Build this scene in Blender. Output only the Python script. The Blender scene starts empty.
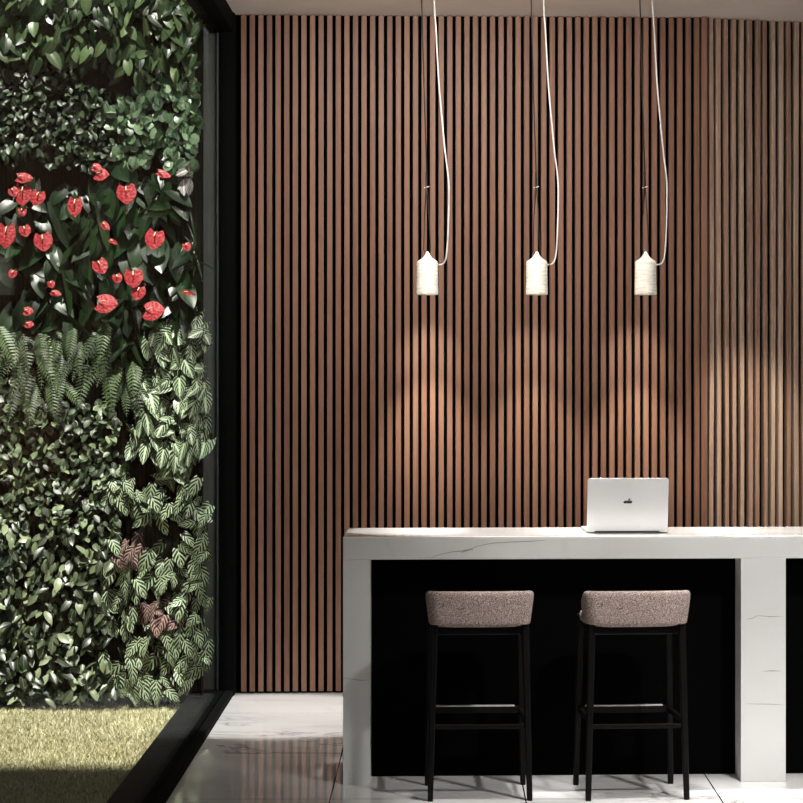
import bpy, math, random
from mathutils import Vector, Matrix
random.seed(7)
R = random.Random(11)
C = bpy.context.scene.collection
F, VX, VY, HC = 2360.0, 440.0, 367.0, 1.77       # focal length (px), vanishing point (px), eye height


def P(px, py, d):
    return Vector(((px - VX) / F * d, d, HC - (py - VY) / F * d))


# ------------------------------------------------------------------ helpers
class MB:
    def __init__(s):
        s.v, s.f, s.m, s.uv, s.t, s.sm = [], [], [], [], [], []

    def face(s, idx, uv=None, mat=0, smooth=False):
        s.f.append(tuple(idx)); s.m.append(mat); s.sm.append(smooth)
        s.uv.extend(uv if uv else [(0, 0)] * len(idx))

    def vert(s, p, tone=0.5):
        s.v.append(tuple(p)); s.t.append(tone)
        return len(s.v) - 1

    def hexa(s, c, mat=0, tone=0.5):
        """c: 8 corners, bottom 4 counter-clockwise then top 4"""
        i = [s.vert(p, tone) for p in c]
        for q in ((3, 2, 1, 0), (4, 5, 6, 7), (0, 1, 5, 4), (1, 2, 6, 5), (2, 3, 7, 6), (3, 0, 4, 7)):
            s.face([i[k] for k in q], None, mat)

    def box(s, x0, x1, y0, y1, z0, z1, mat=0, tone=0.5):
        s.hexa([(x0, y0, z0), (x1, y0, z0), (x1, y1, z0), (x0, y1, z0),
                (x0, y0, z1), (x1, y0, z1), (x1, y1, z1), (x0, y1, z1)], mat, tone)

    def tube(s, pts, r, n=8, mat=0, cap=True):
        pts = [Vector(p) for p in pts]
        rr = r if isinstance(r, (list, tuple)) else [r] * len(pts)
        rings = []
        up = Vector((0.13, 0.97, 0.21))
        for k, p in enumerate(pts):
            d = (pts[min(k + 1, len(pts) - 1)] - pts[max(k - 1, 0)]).normalized()
            a = d.cross(up)
            if a.length < 1e-3:
                a = d.cross(Vector((1, 0, 0)))
            a.normalize(); b = d.cross(a).normalized()
            rings.append([s.vert(p + (a * math.cos(2 * math.pi * j / n) + b * math.sin(2 * math.pi * j / n)) * rr[k])
                          for j in range(n)])
        for A, B in zip(rings, rings[1:]):
            for j in range(n):
                s.face((A[j], A[(j + 1) % n], B[(j + 1) % n], B[j]), None, mat, True)
        if cap:
            s.face(rings[0][::-1], None, mat); s.face(rings[-1], None, mat)

    def lathe(s, prof, cx, cy, n=32, mat=0, wob=None):
        rings = []
        for (r, z) in prof:
            rings.append([s.vert((cx + r * (1 + (wob(j / n, z) if wob else 0)) * math.cos(2 * math.pi * j / n),
                                  cy + r * (1 + (wob(j / n, z) if wob else 0)) * math.sin(2 * math.pi * j / n), z)) for j in range(n)])
        for A, B in zip(rings, rings[1:]):
            for j in range(n):
                s.face((A[j], A[(j + 1) % n], B[(j + 1) % n], B[j]), None, mat, True)
        return rings

    def build(s, name, mats, parent=None, bevel=0, seg=2):
        me = bpy.data.meshes.new(name)
        me.from_pydata(s.v, [], s.f)
        for m in (mats if isinstance(mats, (list, tuple)) else [mats]):
            me.materials.append(m)
        me.polygons.foreach_set('material_index', s.m)
        me.polygons.foreach_set('use_smooth', s.sm)
        ul = me.uv_layers.new(name='UVMap')
        ul.data.foreach_set('uv', [c for q in s.uv for c in q])
        at = me.attributes.new('tone', 'FLOAT', 'POINT')
        at.data.foreach_set('value', s.t)
        me.update()
        o = bpy.data.objects.new(name, me)
        C.objects.link(o)
        if parent:
            o.parent = parent
        if bevel:
            b = o.modifiers.new('bevel', 'BEVEL'); b.width = bevel; b.segments = seg; b.limit_method = 'ANGLE'
            b.angle_limit = math.radians(40)
        return o


def tag(o, label=None, cat=None, group=None, kind=None):
    if label: o['label'] = label
    if cat: o['category'] = cat
    if group: o['group'] = group
    if kind: o['kind'] = kind
    return o


def empty(name, loc, rz=0):
    o = bpy.data.objects.new(name, None); C.objects.link(o)
    o.empty_display_size = 0.1
    o.location = loc; o.rotation_euler = (0, 0, rz)
    return o


def copy_thing(o):
    r = o.copy(); C.objects.link(r)
    for ch in list(o.children):
        c = ch.copy(); C.objects.link(c); c.parent = r
        for g in list(ch.children):
            d = g.copy(); C.objects.link(d); d.parent = c
    return r


# ------------------------------------------------------------------ materials
def new_mat(name):
    m = bpy.data.materials.new(name); m.use_nodes = True
    nt = m.node_tree
    return m, nt, nt.nodes['Principled BSDF']


def N(nt, typ, **kw):
    n = nt.nodes.new(typ)
    for k, v in kw.items():
        if k.startswith('i_'):
            key = k[2:]
            n.inputs[int(key) if key.isdigit() else key].default_value = v
        else:
            setattr(n, k, v)
    return n


def ramp(nt, stops, fac=None, interp='LINEAR'):
    r = nt.nodes.new('ShaderNodeValToRGB')
    r.color_ramp.interpolation = interp
    e = r.color_ramp.elements
    while len(e) < len(stops): e.new(0.5)
    for el, (p, c) in zip(e, stops):
        el.position = p; el.color = (*c, 1) if len(c) == 3 else c
    if fac is not None: nt.links.new(fac, r.inputs[0])
    return r


def mixc(nt, fac, a, b, mode='MIX'):
    n = nt.nodes.new('ShaderNodeMix'); n.data_type = 'RGBA'; n.blend_type = mode
    for sock, val in ((n.inputs[0], fac), (n.inputs[6], a), (n.inputs[7], b)):
        if hasattr(val, 'is_output'): nt.links.new(val, sock)
        elif isinstance(val, (int, float)): sock.default_value = val
        else: sock.default_value = (*val, 1)
    return n.outputs[2]


def math_(nt, op, a, b=None):
    n = nt.nodes.new('ShaderNodeMath'); n.operation = op
    for sock, val in zip(n.inputs, (a, b)):
        if val is None: continue
        if hasattr(val, 'is_output'): nt.links.new(val, sock)
        else: sock.default_value = val
    return n.outputs[0]


def bump(nt, bsdf, h, strength=0.3, dist=0.01):
    b = nt.nodes.new('ShaderNodeBump'); b.inputs['Strength'].default_value = strength
    b.inputs['Distance'].default_value = dist
    nt.links.new(h, b.inputs['Height']); nt.links.new(b.outputs[0], bsdf.inputs['Normal'])


def plain(name, col, rough=0.5, metal=0.0, spec=0.5, var=0.06, scale=30.0):
    m, nt, b = new_mat(name)
    tc = N(nt, 'ShaderNodeTexCoord'); no = N(nt, 'ShaderNodeTexNoise', i_Scale=scale, i_Detail=3.0)
    nt.links.new(tc.outputs['Object'], no.inputs['Vector'])
    lo = tuple(c * (1 - var) for c in col); hi = tuple(min(1, c * (1 + var)) for c in col)
    r = ramp(nt, [(0.3, lo), (0.7, hi)], no.outputs['Fac'])
    nt.links.new(r.outputs[0], b.inputs['Base Color'])
    b.inputs['Roughness'].default_value = rough; b.inputs['Metallic'].default_value = metal
    b.inputs['Specular IOR Level'].default_value = spec
    return m


def wood(name, dark, mid, light, streak=1.0, rough=0.45):
    m, nt, b = new_mat(name)
    tc = N(nt, 'ShaderNodeTexCoord')
    mp = N(nt, 'ShaderNodeMapping'); mp.inputs['Scale'].default_value = (60, 60, 2.2)
    nt.links.new(tc.outputs['Object'], mp.inputs[0])
    no = N(nt, 'ShaderNodeTexNoise', i_Scale=1.0, i_Detail=5.0, i_Roughness=0.6)
    nt.links.new(mp.outputs[0], no.inputs['Vector'])
    at = N(nt, 'ShaderNodeAttribute', attribute_name='tone')
    f = math_(nt, 'ADD', math_(nt, 'MULTIPLY', no.outputs['Fac'], 0.55 * streak), math_(nt, 'ADD', math_(nt, 'MULTIPLY', at.outputs['Fac'], 0.22 * streak), 0.16))
    r = ramp(nt, [(0.2, dark), (0.52, mid), (0.9, light)], f)
    nt.links.new(r.outputs[0], b.inputs['Base Color'])
    b.inputs['Roughness'].default_value = rough
    b.inputs['Specular IOR Level'].default_value = 0.25
    bump(nt, b, no.outputs['Fac'], 0.12, 0.002)
    return m


def marble(name, base, vein, rough, tile=None, vein_amt=0.7, scale=1.0):
    m, nt, b = new_mat(name)
    tc = N(nt, 'ShaderNodeTexCoord')
    mp = N(nt, 'ShaderNodeMapping'); mp.inputs['Scale'].default_value = (scale, scale * 1.7, scale * 1.4)
    mp.inputs['Rotation'].default_value = (0.3, 0.2, 0.9)
    nt.links.new(tc.outputs['Object'], mp.inputs[0])
    w = N(nt, 'ShaderNodeTexNoise', i_Scale=1.3, i_Detail=9.0, i_Roughness=0.55, i_Distortion=1.4)
    nt.links.new(mp.outputs[0], w.inputs['Vector'])
    v = math_(nt, 'ABSOLUTE', math_(nt, 'SUBTRACT', w.outputs['Fac'], 0.5))
    r = ramp(nt, [(0.0, (1, 1, 1)), (0.006, (0.5, 0.5, 0.5)), (0.03, (0.0, 0.0, 0.0))], v)
    gate = N(nt, 'ShaderNodeTexNoise', i_Scale=0.9, i_Detail=2.0)
    nt.links.new(mp.outputs[0], gate.inputs['Vector'])
    g = ramp(nt, [(0.45, (0, 0, 0)), (0.62, (1, 1, 1))], gate.outputs['Fac'])
    fac = math_(nt, 'MULTIPLY', math_(nt, 'MULTIPLY', r.outputs[0], g.outputs[0]), vein_amt)
    cl = N(nt, 'ShaderNodeTexNoise', i_Scale=2.0, i_Detail=4.0)
    nt.links.new(mp.outputs[0], cl.inputs['Vector'])
    cr = ramp(nt, [(0.35, tuple(c * 0.9 for c in base)), (0.65, base)], cl.outputs['Fac'])
    col = mixc(nt, fac, cr.outputs[0], vein)
    if tile:
        br = N(nt, 'ShaderNodeTexBrick', offset=0.0, squash=1.0)
        br.inputs['Scale'].default_value = 1.0; br.inputs['Mortar Size'].default_value = 0.003
        br.inputs['Brick Width'].default_value = tile[0]; br.inputs['Row Height'].default_value = tile[1]
        mp2 = N(nt, 'ShaderNodeMapping'); mp2.inputs['Location'].default_value = (tile[2], tile[3], 0)
        nt.links.new(tc.outputs['Object'], mp2.inputs[0]); nt.links.new(mp2.outputs[0], br.inputs['Vector'])
        col = mixc(nt, br.outputs['Fac'], col, tuple(c * 0.35 for c in vein))
    nt.links.new(col, b.inputs['Base Color'])
    b.inputs['Roughness'].default_value = rough
    return m


def leaf_mat(name, base, tip, vein=None, pattern=None, rough=0.4, spec=0.5, under=None):
    """base/tip: darker and lighter blade colours mixed per leaf; pattern from leaf UV (u across, v along)"""
    m, nt, b = new_mat(name)
    at = N(nt, 'ShaderNodeAttribute', attribute_name='tone')
    col = mixc(nt, at.outputs['Fac'], base, tip)
    uv = N(nt, 'ShaderNodeUVMap', uv_map='UVMap')
    sp = N(nt, 'ShaderNodeSeparateXYZ'); nt.links.new(uv.outputs[0], sp.inputs[0])
    au = math_(nt, 'ABSOLUTE', math_(nt, 'SUBTRACT', sp.outputs[0], 0.5))
    if pattern == 'midrib':
        r = ramp(nt, [(0.0, (1, 1, 1)), (0.05, (0, 0, 0))], au)
        col = mixc(nt, math_(nt, 'MULTIPLY', r.outputs[0], 0.5), col, vein)
    elif pattern == 'stripes':                       # feather-striped zebra leaf
        ph = math_(nt, 'ADD', math_(nt, 'MULTIPLY', sp.outputs[1], 4.0), math_(nt, 'MULTIPLY', au, -3.6))
        fr = math_(nt, 'FRACT', ph)
        r = ramp(nt, [(0.50, (0, 0, 0)), (0.58, (1, 1, 1)), (0.88, (1, 1, 1)), (0.96, (0, 0, 0))], fr)
        col = mixc(nt, r.outputs[0], col, vein)
        r2 = ramp(nt, [(0.02, (1, 1, 1)), (0.05, (0, 0, 0))], au)
        col = mixc(nt, r2.outputs[0], col, vein)
    elif pattern == 'arrow':                         # white veins of an arrowhead leaf
        ph = math_(nt, 'ADD', math_(nt, 'MULTIPLY', sp.outputs[1], 5.0), math_(nt, 'MULTIPLY', au, -5.5))
        fr = math_(nt, 'ABSOLUTE', math_(nt, 'SUBTRACT', math_(nt, 'FRACT', ph), 0.5))
        r = ramp(nt, [(0.10, (1, 1, 1)), (0.22, (0, 0, 0))], fr)
        r2 = ramp(nt, [(0.05, (1, 1, 1)), (0.13, (0, 0, 0))], au)
        fac = math_(nt, 'MAXIMUM', math_(nt, 'MULTIPLY', r.outputs[0], 0.75), r2.outputs[0])
        col = mixc(nt, fac, col, vein)
    nt.links.new(col, b.inputs['Base Color'])
    b.inputs['Roughness'].default_value = rough; b.inputs['Specular IOR Level'].default_value = spec
    return m


M = {}
M['wood'] = wood('walnut_slat', (0.108, 0.053, 0.036), (0.21, 0.110, 0.075), (0.295, 0.166, 0.116))
M['old_wood'] = wood('weathered_slat', (0.11, 0.058, 0.040), (0.28, 0.172, 0.125), (0.52, 0.395, 0.305), 1.25, 0.55)
M['black'] = plain('black_backing', (0.0015, 0.0015, 0.0015), 0.9, 0, 0.02)
M['frame'] = plain('black_frame', (0.004, 0.0045, 0.0045), 0.8, 0, 0.03)
M['jamb'] = plain('grey_metal_jamb', (0.085, 0.09, 0.09), 0.6, 0, 0.3, 0.12, 8)
M['ceiling'] = plain('beige_plaster', (0.85, 0.76, 0.71), 0.85, 0, 0.2, 0.05, 3)
M['floor'] = marble('white_marble_floor', (0.80, 0.79, 0.77), (0.08, 0.075, 0.07), 0.035, (0.8, 2.4, 0.45, -0.07), 0.85, 1.0)
M['floor'].node_tree.nodes['Principled BSDF'].inputs['IOR'].default_value = 2.1
M['counter'] = marble('pale_stone', (0.66, 0.66, 0.64), (0.16, 0.15, 0.11), 0.4, None, 0.10, 0.6)
M['top'] = marble('polished_stone_top', (0.86, 0.85, 0.82), (0.3, 0.28, 0.24), 0.06, None, 0.4, 0.9)
M['vein'] = plain('grey_brown_vein', (0.27, 0.25, 0.215), 0.5)
M['leg'] = plain('black_stained_wood', (0.0028, 0.0022, 0.002), 0.5, 0, 0.12, 0.3, 12)
M['steel'] = plain('steel_foot_plate', (0.80, 0.79, 0.78), 0.35, 0.2)
M['alu'] = plain('brushed_aluminium', (0.78, 0.77, 0.76), 0.36, 0.35, 0.5, 0.02, 6)
M['alu_dark'] = plain('dark_aluminium', (0.06, 0.06, 0.06), 0.4, 0.5)
M['key'] = plain('black_key', (0.01, 0.01, 0.01), 0.6)
M['white_cord'] = plain('pale_grey_cord', (0.62, 0.62, 0.60), 0.6)
M['black_cord'] = plain('black_cord', (0.01, 0.008, 0.007), 0.7)
M['soil'] = plain('dark_felt', (0.006, 0.007, 0.005), 0.95, 0, 0.1, 0.3, 20)
M['stem'] = plain('green_stem', (0.06, 0.10, 0.03), 0.6)

m, nt, b = new_mat('melange_fabric')
tc = N(nt, 'ShaderNodeTexCoord')
no = N(nt, 'ShaderNodeTexNoise', i_Scale=330.0, i_Detail=2.0)
vo = N(nt, 'ShaderNodeTexVoronoi', i_Scale=260.0)
nt.links.new(tc.outputs['Object'], no.inputs['Vector']); nt.links.new(tc.outputs['Object'], vo.inputs['Vector'])
r = ramp(nt, [(0.36, (0.07, 0.047, 0.041)), (0.5, (0.265, 0.20, 0.178)), (0.64, (0.54, 0.43, 0.395))], no.outputs['Fac'])
nt.links.new(r.outputs[0], b.inputs['Base Color']); b.inputs['Roughness'].default_value = 0.95
b.inputs['Specular IOR Level'].default_value = 0.1
bump(nt, b, vo.outputs['Distance'], 0.4, 0.002)
M['fabric'] = m

m, nt, b = new_mat('ribbed_white_shade')
tc = N(nt, 'ShaderNodeTexCoord')
mp = N(nt, 'ShaderNodeMapping'); mp.inputs['Scale'].default_value = (14, 14, 120)
nt.links.new(tc.outputs['Object'], mp.inputs[0])
no = N(nt, 'ShaderNodeTexNoise', i_Scale=1.0, i_Detail=4.0); nt.links.new(mp.outputs[0], no.inputs['Vector'])
r = ramp(nt, [(0.35, (0.70, 0.66, 0.56)), (0.6, (0.88, 0.85, 0.77))], no.outputs['Fac'])
nt.links.new(r.outputs[0], b.inputs['Base Color']); b.inputs['Roughness'].default_value = 0.7
nt.links.new(r.outputs[0], b.inputs['Emission Color']); b.inputs['Emission Strength'].default_value = 0.15
bump(nt, b, no.outputs['Fac'], 0.5, 0.006)
M['shade'] = m
m, nt, b = new_mat('bulb'); b.inputs['Emission Color'].default_value = (1, 0.8, 0.55, 1); b.inputs['Emission Strength'].default_value = 6
M['bulb'] = m

m = bpy.data.materials.new('window_glass'); m.use_nodes = True
nt = m.node_tree; nt.nodes.clear()
out = N(nt, 'ShaderNodeOutputMaterial'); tr = N(nt, 'ShaderNodeBsdfTransparent'); gl = N(nt, 'ShaderNodeBsdfGlossy')
tr.inputs[0].default_value = (0.93, 0.95, 0.94, 1); gl.inputs['Roughness'].default_value = 0.0
gl.inputs['Color'].default_value = (0.9, 0.95, 0.93, 1)
mx = N(nt, 'ShaderNodeMixShader'); mx.inputs[0].default_value = 0.032      # coated low-reflection pane
nt.links.new(tr.outputs[0], mx.inputs[1]); nt.links.new(gl.outputs[0], mx.inputs[2]); nt.links.new(mx.outputs[0], out.inputs[0])
M['glass'] = m

# foliage
M['heart'] = leaf_mat('heart_leaf', (0.006, 0.017, 0.005), (0.11, 0.165, 0.068), (0.16, 0.21, 0.10), 'midrib', 0.34)
M['ivy'] = leaf_mat('ivy_leaf', (0.004, 0.012, 0.004), (0.045, 0.08, 0.032), (0.09, 0.13, 0.06), 'midrib', 0.42)
M['pep'] = leaf_mat('round_leaf', (0.020, 0.046, 0.019), (0.19, 0.28, 0.16), (0.24, 0.32, 0.20), 'midrib', 0.38)
M['anth'] = leaf_mat('dark_glossy_leaf', (0.003, 0.010, 0.004), (0.014, 0.036, 0.012), (0.03, 0.06, 0.02), 'midrib', 0.33, 0.4)
M['strap'] = leaf_mat('strap_leaf', (0.004, 0.012, 0.004), (0.024, 0.052, 0.016), (0.05, 0.08, 0.03), 'midrib', 0.32, 0.4)
M['fern'] = leaf_mat('fern_leaf', (0.008, 0.020, 0.006), (0.085, 0.135, 0.045), None, None, 0.5)
M['arrow'] = leaf_mat('arrowhead_leaf', (0.006, 0.018, 0.006), (0.045, 0.085, 0.028), (0.56, 0.66, 0.46), 'arrow', 0.38)
M['fig'] = leaf_mat('small_pale_leaf', (0.008, 0.019, 0.006), (0.25, 0.32, 0.17), (0.28, 0.34, 0.2), 'midrib', 0.42)
M['zebra'] = leaf_mat('zebra_leaf', (0.003, 0.010, 0.004), (0.010, 0.022, 0.008), (0.36, 0.43, 0.28), 'stripes', 0.4, 0.35)
M['purple'] = leaf_mat('purple_zebra_leaf', (0.03, 0.009, 0.011), (0.065, 0.02, 0.024), (0.34, 0.24, 0.21), 'stripes', 0.4, 0.35)
M['point'] = leaf_mat('pointed_leaf', (0.004, 0.012, 0.004), (0.25, 0.30, 0.17), (0.30, 0.34, 0.21), 'midrib', 0.36)
M['silver'] = leaf_mat('silver_leaf', (0.03, 0.02, 0.025), (0.08, 0.06, 0.06), (0.5, 0.48, 0.46), 'arrow', 0.4)
m, nt, b = new_mat('red_spathe')
at = N(nt, 'ShaderNodeAttribute', attribute_name='tone')
tc = N(nt, 'ShaderNodeTexCoord'); vo = N(nt, 'ShaderNodeTexVoronoi', i_Scale=70.0); nt.links.new(tc.outputs['Object'], vo.inputs['Vector'])
r = ramp(nt, [(0.1, (0.22, 0.007, 0.012)), (0.5, (0.31, 0.016, 0.024)), (0.8, (0.36, 0.04, 0.042))], vo.outputs['Distance'])
nt.links.new(r.outputs[0], b.inputs['Base Color']); b.inputs['Roughness'].default_value = 0.5
b.inputs['Specular IOR Level'].default_value = 0.3
bump(nt, b, vo.outputs['Distance'], 0.5, 0.006)
M['red'] = m
M['spadix'] = plain('cream_spadix', (0.70, 0.50, 0.36), 0.6)

m, nt, b = new_mat('grass_blade')
at = N(nt, 'ShaderNodeAttribute', attribute_name='tone')
r = ramp(nt, [(0.0, (0.20, 0.20, 0.09)), (0.5, (0.44, 0.41, 0.25)), (1.0, (0.68, 0.63, 0.43))], at.outputs['Fac'])
nt.links.new(r.outputs[0], b.inputs['Base Color']); b.inputs['Roughness'].default_value = 0.8
b.inputs['Specular IOR Level'].default_value = 0.2
M['grass'] = m
M['turf'] = plain('turf_ground', (0.30, 0.28, 0.16), 0.95, 0, 0.1, 0.35, 60)

# ------------------------------------------------------------------ the setting
XI = -1.113                      # inner face of the window wall
Y0 = 12.78                       # back wall face at its left end
CEIL = 3.682


def struct(o): o['kind'] = 'structure'; return o


mb = MB(); mb.box(XI, 5.0, 1.5, 14.2, -0.12, 0.0)
struct(mb.build('floor', M['floor']))
mb = MB(); mb.box(-1.25, 5.0, 1.5, 14.2, CEIL, CEIL + 0.3)
struct(mb.build('ceiling', M['ceiling']))


def slat_wall(name, a, bpt, pitch, wid, dep, matl, wob=0.0, seed=1, start=0.0, last=None):
    """backing board and vertical slats between plan points a and b"""
    rr = random.Random(seed)
    a = Vector(a); bpt = Vector(bpt); d = (bpt - a); L = d.length; d.normalize()
    nrm = Vector((d.y, -d.x))            # towards the camera
    mb = MB()

    def pt(s, o, z): q = a + d * s + nrm * o; return (q.x, q.y, z)
    mb.hexa([pt(0, -dep, 0), pt(L, -dep, 0), pt(L, -dep - .08, 0), pt(0, -dep - .08, 0),
             pt(0, -dep, CEIL), pt(L, -dep, CEIL), pt(L, -dep - .08, CEIL), pt(0, -dep - .08, CEIL)], 1)
    s = start; k = 0
    while s + wid < L:
        tone = rr.random()
        w = wid * (1 + (rr.uniform(-.12, .12) if wob else 0))
        nseg = 9 if wob else 1
        ph = rr.uniform(0, 6.28); amp = wob * rr.uniform(.4, 1)
        c = .0022
        prev = None
        for j in range(nseg + 1):
            z = 0.012 + (CEIL - 0.014) * j / nseg
            o = amp * math.sin(ph + 1.3 * z) + (rr.uniform(-1, 1) * wob * .25)
            prof = [(0, -dep), (0, -c), (c, 0), (w - c, 0), (w, -c), (w, -dep)]
            ring = [mb.vert(pt(s + o + x, y, z), tone) for x, y in prof]
            if prev:
                for q in range(5):
                    mb.face((prev[q], prev[q + 1], ring[q + 1], ring[q]))
            else:
                mb.face(ring[::-1])
            prev = ring
        mb.face(prev)
        s += pitch; k += 1
    o = mb.build(name, [matl, M['black']])
    return struct(o)


bend = (1.43, 12.89)
slat_wall('wall_back', (XI + 0.005, Y0), bend, 0.0466, 0.0285, 0.035, M['wood'], 0, 3, 0.030)
slat_wall('wall_right', (bend[0] + 0.03, bend[1] + 0.01), (3.4, 13.45), 0.0462, 0.0248, 0.042, M['old_wood'], 0.0035, 5, 0.012)
mb = MB()                       # corner post where the two slatted panels meet
mb.box(bend[0] - 0.004, bend[0] + 0.028, 12.872, 12.95, 0.012, CEIL - 0.002, 0, 0.3)
struct(mb.build('trim_1', M['wood']))

# window wall: frame, jamb, pane
mb = MB()
mb.box(-1.335, XI, 3.0, 12.79, -0.1, 0.03)                       # bottom rail
mb.box(-1.25, XI, 3.0, 12.79, 3.575, CEIL)                       # head rail
mb.box(-1.186, XI + 0.006, 12.70, 12.90, 0.0, CEIL)              # corner post
mb.box(-1.25, XI, 3.0, 3.12, 0.0, CEIL)                          # far end post behind the camera side
win = struct(mb.build('window_1', M['frame'], None, 0.004))
mb = MB(); mb.box(-1.166, -1.154, 3.1, 12.72, 0.03, 3.575)
struct(mb.build('window_pane', M['glass'], win))
mb = MB(); mb.box(-1.30, -1.192, 12.74, 12.9, -0.05, 3.575)
mb.box(-1.205, -1.192, 12.715, 12.74, 0.0, 3.575)
struct(mb.build('window_jamb', M['jamb'], win, 0.004))

# garden side
GY = 12.42
mb = MB(); mb.box(-3.2, -1.257, GY, GY + 0.12, -0.1, 4.1)
struct(mb.build('wall_left', M['soil']))
mb = MB(); mb.box(-6.0, -1.336, 2.0, 12.6, -0.3, -0.02)
lawn = struct(mb.build('ground', M['turf']))
rr = random.Random(5); mb = MB()
for k in range(52000):
    x = rr.uniform(-2.75, -1.34); y = rr.uniform(9.2, 12.5)
    if x < -0.19 * y - 0.12: continue
    h = rr.uniform(.010, .026); a = rr.uniform(0, 6.28); w = rr.uniform(.0025, .005)
    lx, ly = rr.gauss(0, .010), rr.gauss(0, .010)
    t = min(1, max(0, rr.gauss(.5, .25)))
    i = [mb.vert((x - w * math.cos(a), y - w * math.sin(a), -.021), t), mb.vert((x + w * math.cos(a), y + w * math.sin(a), -.021), t),
         mb.vert((x + lx, y + ly, -.02 + h), t)]
    mb.face(i)
tag(mb.build('lawn', M['grass']), 'short olive green lawn outside the window at the foot of the plant wall', 'grass', kind='stuff')

mb = MB(); mb.box(-4.5, -1.25, 2.0, 8.55, CEIL, CEIL + .25)            # unseen canopy slab, added to shade the near part of the lawn
struct(mb.build('added_canopy', M['frame']))

# ------------------------------------------------------------------ green wall plants
UPV = Vector((0, 0, 1)); OUT = Vector((0, -1, 0))


def prof_heart(t): return max(0.0, math.sin(math.pi * min(1, t * .80 + .20))) ** .85
def prof_lance(t): return max(0.0, math.sin(math.pi * (t * .94 + .06))) ** .75
def prof_round(t): return max(0.0, 1 - (2 * (t * .97 + .03) - 1) ** 2) ** .5
def prof_strap(t): return max(0.0, math.sin(math.pi * (t * .93 + .07))) ** .45


def leaf(mb, base, a, n, L, W, prof, droop, fold, lobe, tone, mat=0, nt=5, ns=4, twist=0.0):
    a = a.normalized(); b = a.cross(n)
    if b.length < 1e-4: b = a.cross(Vector((1, 0, 0)))
    b.normalize(); n = b.cross(a).normalized()
    rows = []
    for i in range(nt + 1):
        t = i / nt; w = W * prof(t) * .5
        row = []
        for j in range(ns + 1):
            s = 2 * j / ns - 1
            al = L * (t - lobe * abs(s) ** 1.5 * (1 - t) ** 2)
            p = base + a * al + b * (s * w + twist * L * t * t) + n * (fold * abs(s) * w - droop * L * t * t)
            row.append(mb.vert(p, tone))
        rows.append(row)
    for i in range(nt):
        for j in range(ns):
            mb.face((rows[i][j], rows[i][j + 1], rows[i + 1][j + 1], rows[i + 1][j]),
                    [(j / ns, i / nt), ((j + 1) / ns, i / nt), ((j + 1) / ns, (i + 1) / nt), (j / ns, (i + 1) / nt)], mat, True)


SP = {  # leaf length range, width ratio, profile, lobe, droop, fold, spread down/out, rows, material, leaves, depth
    'philodendron': dict(L=(.062, .10), w=.62, p=prof_heart, lobe=.22, dr=.22, fo=.22, mat='heart', n=66, dep=.18),
    'ivy': dict(L=(.032, .055), w=.62, p=prof_lance, lobe=.0, dr=.2, fo=.25, mat='ivy', n=150, dep=.14),
    'peperomia': dict(L=(.040, .060), w=.92, p=prof_round, lobe=.10, dr=.15, fo=.12, mat='pep', n=75, dep=.13),
    'creeping_fig': dict(L=(.034, .058), w=.68, p=prof_lance, lobe=.0, dr=.2, fo=.25, mat='fig', n=125, dep=.15),
    'arrowhead_vine': dict(L=(.080, .115), w=.66, p=prof_heart, lobe=.28, dr=.16, fo=.2, mat='arrow', n=27, dep=.16),
    'zebra_plant': dict(L=(.075, .115), w=.60, p=prof_heart, lobe=.12, dr=.28, fo=.2, mat='zebra', n=23, dep=.16),
    'pointed_leaf_plant': dict(L=(.048, .085), w=.50, p=prof_lance, lobe=.0, dr=.25, fo=.25, mat='point', n=84, dep=.18),
    'strap_leaf_plant': dict(L=(.20, .30), w=.22, p=prof_strap, lobe=.0, dr=.18, fo=.2, mat='strap', n=22, dep=.12),
    'silver_leaf_plant': dict(L=(.07, .10), w=.6, p=prof_lance, lobe=.0, dr=.2, fo=.2, mat='silver', n=11, dep=.14),
}
XMAX = -1.182                    # leaves stay on the garden side of the pane


def leaf_ok(base, a, L): return base.x + a.x * L < XMAX and base.x < XMAX - .012


def scatter(mb, sp, cx, cy, rx, ry, rnd, n=None, mat=0):
    q = SP[sp]; hang = sp not in ('ivy', 'creeping_fig', 'pointed_leaf_plant')
    for k in range(n or q['n']):
        for tr in range(6):
            ang = rnd.uniform(0, 6.283); ra = math.sqrt(rnd.random())
            px = cx + rx * ra * math.cos(ang); py = cy + ry * ra * math.sin(ang)
            dep = rnd.random() ** .8 * q['dep']
            base = P(px, py, GY - .02 - dep)
            L = rnd.uniform(*q['L'])
            side = rnd.gauss(0, .55)
            if base.x > -1.30: side -= .35
            if hang: a = Vector((side * .85, -rnd.uniform(.08, .5), -rnd.uniform(.55, 1.1) + (.7 if rnd.random() < .12 else 0))).normalized()
            else: a = Vector((side, -rnd.uniform(.15, .75), -rnd.uniform(.25, 1.0) + (.5 if rnd.random() < .2 else 0))).normalized()
            base = base - a * L * .45
            if base.z < .03: base.z = .03 + rnd.random() * .05
            if base.y > GY - .006: base.y = GY - .006
            if base.z + a.z * L * 1.0 < 0.0: a.z = abs(a.z) * .2
            if leaf_ok(base, a, L + .02): break
        else:
            continue
        if hang: nrm = (OUT * rnd.uniform(.4, 1.1) + UPV * rnd.uniform(-.35, .95) + Vector((rnd.gauss(0, .55), 0, 0))).normalized()
        else: nrm = (OUT * rnd.uniform(.25, 1) + UPV * rnd.uniform(.2, 1.0) + Vector((rnd.gauss(0, .35), 0, 0))).normalized()
        tone = min(1, max(0, rnd.random() ** 2.8 + rnd.gauss(0, .06)))
        small = q['L'][1] < .06
        leaf(mb, base, a, nrm, L, L * q['w'] * rnd.uniform(.88, 1.12), q['p'], q['dr'] * rnd.uniform(.5, 1.4),
             q['fo'] * rnd.uniform(.3, 1.5), q['lobe'], tone, mat, 4 if small else 6, 2 if small else 4)


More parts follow.
